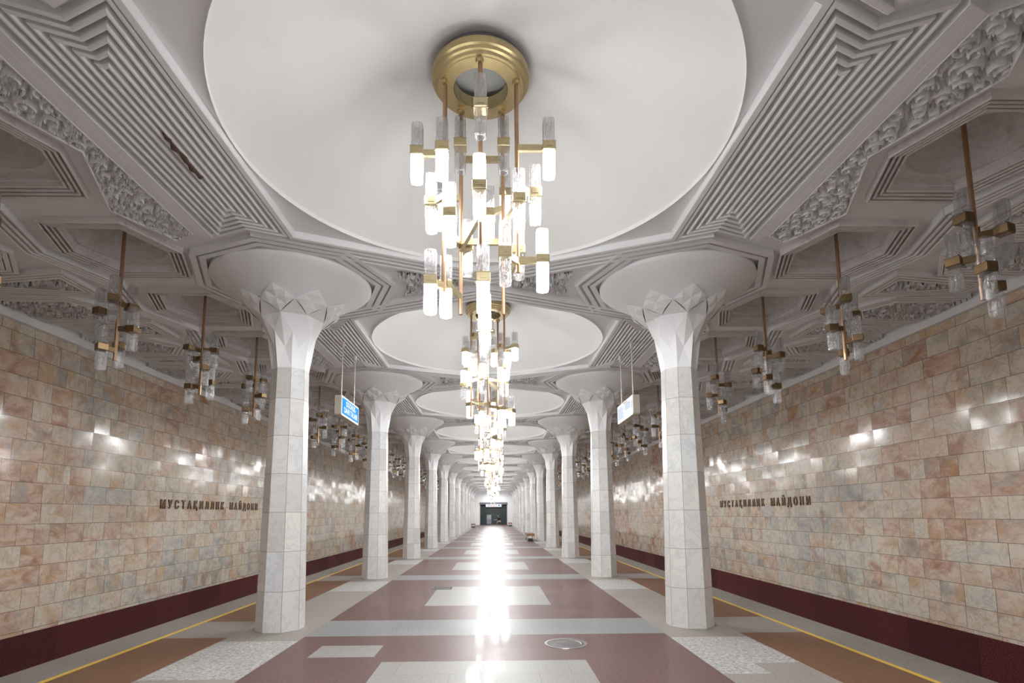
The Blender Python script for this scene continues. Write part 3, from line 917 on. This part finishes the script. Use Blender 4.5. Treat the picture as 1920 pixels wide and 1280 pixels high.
def rounded_rect(w, h, r, n=5):
    pts = []
    for cx, cy, a0 in ((w - r, h - r, 0), (-w + r, h - r, PI / 2), (-w + r, -h + r, PI), (w - r, -h + r, 3 * PI / 2)):
        for k in range(n + 1):
            a = a0 + PI / 2 * k / n; pts.append((cx + r * math.cos(a), cy + r * math.sin(a)))
    return pts
def hanging_sign(s):
    yc, zc, hw, hh = 11.50, 3.855, 0.70, 0.205
    xf = s * 2.96
    root = empty('hanging_sign', (s * 3.03, yc, zc))
    m = wall_matrix(s, 0, 0, 0).to_3x3().to_4x4()
    bm = bmesh.new(); prism(bm, rounded_rect(hw, hh, .05), -.07, .065)
    bm.transform(m); obj('case', bm, M['cream'], root)
    bm = bmesh.new(); prism(bm, rounded_rect(hw - .012, hh - .012, .045), .0651, .069)
    bm.transform(m); face = obj('sign_face', bm, M['sign_white'], root)
    if s < 0:
        bm = bmesh.new(); prism(bm, rounded_rect(hw - .05, hh - .04, .01), .0691, .071)
        bm.transform(m); obj('blue_panel', bm, M['sign_blue'], face)
        for body, zz, xs in (('OGOHLIK-', .045, 1.0), ('DAVR TALABI!', -.10, 1.0)):
            me = text_mesh(body, .165, .001, xs=xs, bold=.004)
            me.transform(m @ Matrix.Translation((0.02, zz - .02, .0725)))
            me.materials.append(M['sign_white']); obj('lettering', me, None, face)
    else:
        rng = random.Random(4)
        bm = bmesh.new()
        for r in range(7):
            v = .105 - r * .038
            for c0 in (-.62, .02):
                if c0 > 0 and r > 3: break
                L = rng.uniform(.36, .5) if r < 6 else .45
                u = c0
                while u < c0 + L:
                    wd = rng.uniform(.02, .06); vs = [bm.verts.new((a, b, .0705)) for a, b in ((u, v), (u + wd, v), (u + wd, v + .018), (u, v + .018))]
                    bm.faces.new(vs); u += wd + .012
        bm.transform(m); obj('lettering', bm, M['ink_blue'], face)
        for nm, (u0, u1, v0, v1) in (('red_heading', (-.12, .22, .15, .172)), ('red_mark', (.60, .635, -.05, .09))):
            bm = bmesh.new(); bm.faces.new([bm.verts.new((a, b, .0705)) for a, b in ((u0, v0), (u1, v0), (u1, v1), (u0, v1))])
            bm.transform(m); obj(nm, bm, M['ink_red'], face)
    for y in (10.95, 11.95):
        bm = bmesh.new()
        tube(bm, [(-s * .02, y - yc, hh - .02), (-s * .02, y - yc, ZB - zc - .06)], .011, 8)
        rod = obj('suspension_rod', bm, M['rod_white'], root)
        bm = bmesh.new(); lathe(bm, [(.012, ZB - zc - .11), (.038, ZB - zc - .10), (.042, ZB - zc - .02), (.042, ZB - zc + .004), (.001, ZB - zc + .004)], 14, cx=-s * .02, cy=y - yc)
        obj('ceiling_cup', bm, M['rod_white'], rod)
    return root
tag(hanging_sign(-1), 'blue light box sign hanging on two white rods, left row', 'sign')
tag(hanging_sign(1), 'white station list light box hanging on two white rods, right row', 'sign')

# ---------------------------------------------------------------- station name on both walls
for s, side in ((-1, 'left'), (1, 'right')):
    root = empty('station_name', (s * (XW - .016), 16.68 if s < 0 else 16.62, 1.83))
    m = wall_matrix(s, 0, 0, 0); u = -2.85
    for ch in 'МУСТАҚИЛЛИК МАЙДОНИ':
        if ch == ' ': u += .27; continue
        me = text_mesh(ch, 0.305, 0.012, bold=0.007)
        xs = [v.co.x for v in me.vertices]
        me.transform(Matrix.Translation((-(max(xs) + min(xs)) / 2, 0, 0))); me.transform(Matrix.Diagonal((.86, 1, 1, 1)))
        me.transform(m @ Matrix.Translation((u + .1, 0, 0)))
        me.materials.append(M['letters']); obj('letter', me, None, root); u += .302
    tag(root, 'bronze lettering spelling the station name on the %s track wall' % side, 'lettering')

# ---------------------------------------------------------------- floor covers
root = empty('manhole_cover', (1.02, 7.07, 0))
bm = bmesh.new(); lathe(bm, [(.235, .001), (.235, .006), (.270, .006), (.272, .001)], 48); obj('rim', bm, M['steel'], root)
bm = bmesh.new(); lathe(bm, [(.0005, .004), (.19, .004), (.195, .0065), (.225, .0065), (.232, .001)], 48)
for k in range(9):
    x = -.12 + k * .03; box(bm, x, x + .018, -.02, .025, .003, .0065)
for k in range(5): box(bm, -.06 + k * .028, -.042 + k * .028, -.1, -.06, .003, .0065)
obj('lid', bm, M['iron'], root)
tag(root, 'round iron manhole cover set in the red floor', 'manhole cover')
root = empty('floor_grate', (-1.04, 12.35, 0))
bm = bmesh.new()
for a in ((-.22, .22, -.22, -.20), (-.22, .22, .20, .22), (-.22, -.20, -.2, .2), (.20, .22, -.2, .2)): box(bm, *a, .001, .006)
obj('frame', bm, M['iron'], root)
bm = bmesh.new()
for k in range(10): box(bm, -.19 + k * .038, -.172 + k * .038, -.2, .2, .001, .005)
obj('grille', bm, M['iron'], root)
bm = bmesh.new(); box(bm, -.2, .2, -.2, .2, .0004, .0012); obj('pit', bm, M['dark'], root)  # thin dark sheet on the floor, its colour standing for the shaded pit
tag(root, 'square iron floor grate left of the nave centre', 'grate')

# ---------------------------------------------------------------- benches
def bench():
    root = empty('bench', (0, 0, 0))
    bm = bmesh.new()
    for k in range(5): box(bm, -.24 + k * .097, -.155 + k * .097, -.9, .9, .41, .45, .006)
    obj('seat', bm, M['wood'], root)
    bm = bmesh.new(); box(bm, -.245, .235, -.925, -.905, .32, .46, .004); box(bm, -.245, .235, .905, .925, .32, .46, .004); obj('end_board', bm, M['wood'], root)
    for y in (-.82, .82):
        bm = bmesh.new()
        tube(bm, [(-.20, y, 0), (-.20, y, .40)], .028, 8); tube(bm, [(.20, y, 0), (.20, y, .40)], .028, 8)
        tube(bm, [(-.2, y, .39), (.2, y, .39)], .022, 8)
        obj('leg_frame', bm, M['steel'], root)
    bm = bmesh.new(); box(bm, -.16, .16, -.75, .75, .03, .12, .01); obj('stretcher', bm, M['black'], root)
    return root
b0 = bench(); b0.location = (2.30, 33.6, 0)
tag(b0, 'nearest wooden bench with steel legs, beside a right-row column', 'bench', 'benches along the columns')
o = copy_tree(b0, loc=(-2.48, 67.4, 0)); tag(o, 'distant wooden bench beside the left column row', 'bench')
o = copy_tree(b0, loc=(2.27, 74.0, 0)); tag(o, 'farthest wooden bench beside the right columns near end opening', 'bench')

# ---------------------------------------------------------------- far end
def end_wall():
    bm = bmesh.new()
    y0, y1 = YEND, YEND + .3
    box(bm, -XW - .2, -2.05, y0, y1, -1.5, 6.6); box(bm, 2.05, XW + .2, y0, y1, -1.5, 6.6); box(bm, -2.05, 2.05, y0, y1, 3.25, 6.6); box(bm, -2.05, 2.05, y0, y1, -1.5, 0)
    return bm
tag(obj('wall_end', end_wall(), M['trim']), 'white end wall around the far dark opening', 'wall', kind='structure')
bm = bmesh.new(); box(bm, -2.05, 2.05, YEND, YEND + 4.2, -.2, 0)
tag(obj('floor_end', bm, M['floor']), 'floor inside the far end opening', 'floor', kind='structure')
bm = bmesh.new(); box(bm, -2.3, 2.3, YEND + 4.0, YEND + 4.1, 0, 3.3)
for k in range(1, 4): box(bm, -2.05 + k * 1.02, -2.0 + k * 1.02, YEND + 3.95, YEND + 4.0, 0, 3.3)
tag(obj('wall_far', bm, M['teal_glass']), 'dark teal glass partition behind the far end opening', 'partition', kind='structure')
for s, n in ((-1, 3), (1, 4)):
    bm = bmesh.new(); box(bm, min(s * 2.05, s * 2.3), max(s * 2.05, s * 2.3), YEND + .3, YEND + 4.1, 0, 3.3)
    tag(obj('wall_end_%s' % ('left' if s < 0 else 'right'), bm, M['teal_glass']), 'dark %s side wall inside the far end opening' % ('left' if s < 0 else 'right'), 'wall', kind='structure')
    bm = bmesh.new(); box(bm, min(s * 2.06, s * 2.13), max(s * 2.06, s * 2.13), YEND - .06, YEND, 0, 3.1)
    tag(obj('trim_%d' % n, bm, M['orange']), 'orange-brown door surround %s of the far end opening' % ('left' if s < 0 else 'right'), 'trim', kind='structure')
bm = bmesh.new(); box(bm, -2.3, 2.3, YEND + .3, YEND + 4.1, 3.25, 3.4)
tag(obj('ceiling_end', bm, M['trim']), 'ceiling inside the far end opening', 'ceiling', kind='structure')
bm = bmesh.new(); box(bm, -2.12, 2.12, YEND - .16, YEND - .02, 3.08, 3.42, .03)
tag(obj('shutter_box', bm, M['lintel']), 'violet-grey shutter box over the far end opening', 'shutter box')
root = empty('end_sign', (0.02, YEND - .221, 2.92))
bm = bmesh.new(); box(bm, -1.22, 1.22, -.06, .06, -.22, .22, .02); obj('case', bm, M['cream'], root)
bm = bmesh.new(); box(bm, -1.2, 1.2, -.064, -.058, -.2, .2); f = obj('sign_face', bm, M['sign_white'], root)
bm = bmesh.new()
for x in np.arange(-.9, .5, .11): box(bm, x, x + .075, -.068, -.064, .02, .09)
for x in np.arange(-.9, .1, .11): box(bm, x, x + .07, -.068, -.064, -.1, -.04)
obj('lettering', bm, M['ink_red'], f)
bm = bmesh.new(); box(bm, .72, .92, -.068, -.064, -.06, .1); obj('blue_mark', bm, M['ink_blue'], f)
tag(root, 'white sign with red writing over the far end opening', 'sign')
root = empty('cabinet', (-.72, YEND + 3.2, 0))
bm = bmesh.new(); box(bm, -.37, .37, -.2, .2, .08, 1.55, .01); obj('body', bm, M['grey_panel'], root)
for x in (-.36, .01):
    bm = bmesh.new(); box(bm, x, x + .35, -.222, -.202, .8, 1.5, .005); obj('door', bm, M['trim'], root)
bm = bmesh.new(); box(bm, -.35, .35, -.18, .18, 0, .08); obj('plinth', bm, M['black'], root)
tag(root, 'light grey cabinet standing inside the far end opening', 'cabinet')

# desk and stool and the seated person by the far end
root = empty('desk', (.42, YEND + 2.3, 0))
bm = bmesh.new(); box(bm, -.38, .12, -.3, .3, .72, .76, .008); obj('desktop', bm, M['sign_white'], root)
for x in (-.34, .08):
    for y in (-.26, .26):
        bm = bmesh.new(); box(bm, x - .02, x + .02, y - .02, y + .02, 0, .72); obj('leg', bm, M['black'], root)
tag(root, 'small white topped desk in front of the seated person', 'desk')
root = empty('stool', (.98, YEND + 2.3, 0))
bm = bmesh.new(); box(bm, -.2, .2, -.2, .2, .335, .37, .012); obj('seat', bm, M['wood'], root)
for x in (-.16, .16):
    for y in (-.16, .16):
        bm = bmesh.new(); box(bm, x - .018, x + .018, y - .018, y + .018, 0, .335); obj('leg', bm, M['wood'], root)
tag(root, 'wooden stool under the person at the far end', 'stool')

def skin_body(verts, edges, radii, mat, name, parent=None, sub=2):
    me = bpy.data.meshes.new(name); me.from_pydata(verts, edges, [])
    o = bpy.data.objects.new(name, me); C.objects.link(o)
    sk = o.modifiers.new('skin', 'SKIN'); sk.use_smooth_shade = True
    for v, r in zip(me.skin_vertices[0].data, radii): v.radius = (r, r)
    me.skin_vertices[0].data[0].use_root = True
    su = o.modifiers.new('sub', 'SUBSURF'); su.levels = su.render_levels = sub
    dg = bpy.context.evaluated_depsgraph_get()
    m2 = bpy.data.meshes.new_from_object(o.evaluated_get(dg))
    bpy.data.objects.remove(o); bpy.data.meshes.remove(me)
    m2.materials.clear(); m2.materials.append(mat)
    p = bpy.data.objects.new(name, m2); C.objects.link(p)
    if parent: p.parent = parent
    return p
# seated facing left (-x), leaning over the desk
V = [(.02, 0, .56), (-.03, 0, .76), (-.10, 0, .98), (-.15, 0, 1.08), (-.20, 0, 1.16), (-.25, 0, 1.27), (-.27, 0, 1.33),
     (-.13, -.17, 1.02), (-.16, -.23, .85), (-.40, -.17, .79), (-.48, -.15, .785),
     (-.13, .17, 1.02), (-.16, .23, .85), (-.40, .17, .79), (-.48, .15, .785),
     (.0, -.10, .53), (-.42, -.12, .50), (-.40, -.12, .09), (-.54, -.13, .05),
     (.0, .10, .53), (-.42, .12, .50), (-.40, .12, .09), (-.54, .13, .05)]
Ed = [(0, 1), (1, 2), (2, 3), (3, 4), (4, 5), (5, 6), (3, 7), (7, 8), (8, 9), (9, 10), (3, 11), (11, 12), (12, 13), (13, 14),
      (0, 15), (15, 16), (16, 17), (17, 18), (0, 19), (19, 20), (20, 21), (21, 22)]
Rd = [.15, .135, .15, .11, .055, .095, .08, .065, .05, .038, .03, .065, .05, .038, .03, .095, .065, .045, .035, .095, .065, .045, .035]
person = skin_body(V, Ed, Rd, M['skin'], 'person')
person.location = (.98, YEND + 2.3, -.02)
tag(person, 'person with pale hair in dark jacket seated at the far end', 'person')
skin_body(V[:4] + [V[7], V[8], V[9], V[11], V[12], V[13]], [(0, 1), (1, 2), (2, 3), (3, 4), (4, 5), (5, 6), (3, 7), (7, 8), (8, 9)],
          [.165, .15, .165, .12, .08, .062, .05, .08, .062, .05], M['jacket'], 'jacket', person)
skin_body([V[0]] + [V[15], V[16], (-.40, -.12, .14), V[19], V[20], (-.40, .12, .14)], [(0, 1), (1, 2), (2, 3), (0, 4), (4, 5), (5, 6)],
          [.165, .108, .08, .06, .108, .08, .06], M['trousers'], 'trousers', person)
bm = bmesh.new(); bmesh.ops.create_uvsphere(bm, u_segments=16, v_segments=10, radius=.115)
for v in bm.verts: v.co = Vector((v.co.x * 1.1 - .235, v.co.y, v.co.z * .9 + 1.36))
obj('hair', bm, M['hair'], person, smooth=True)
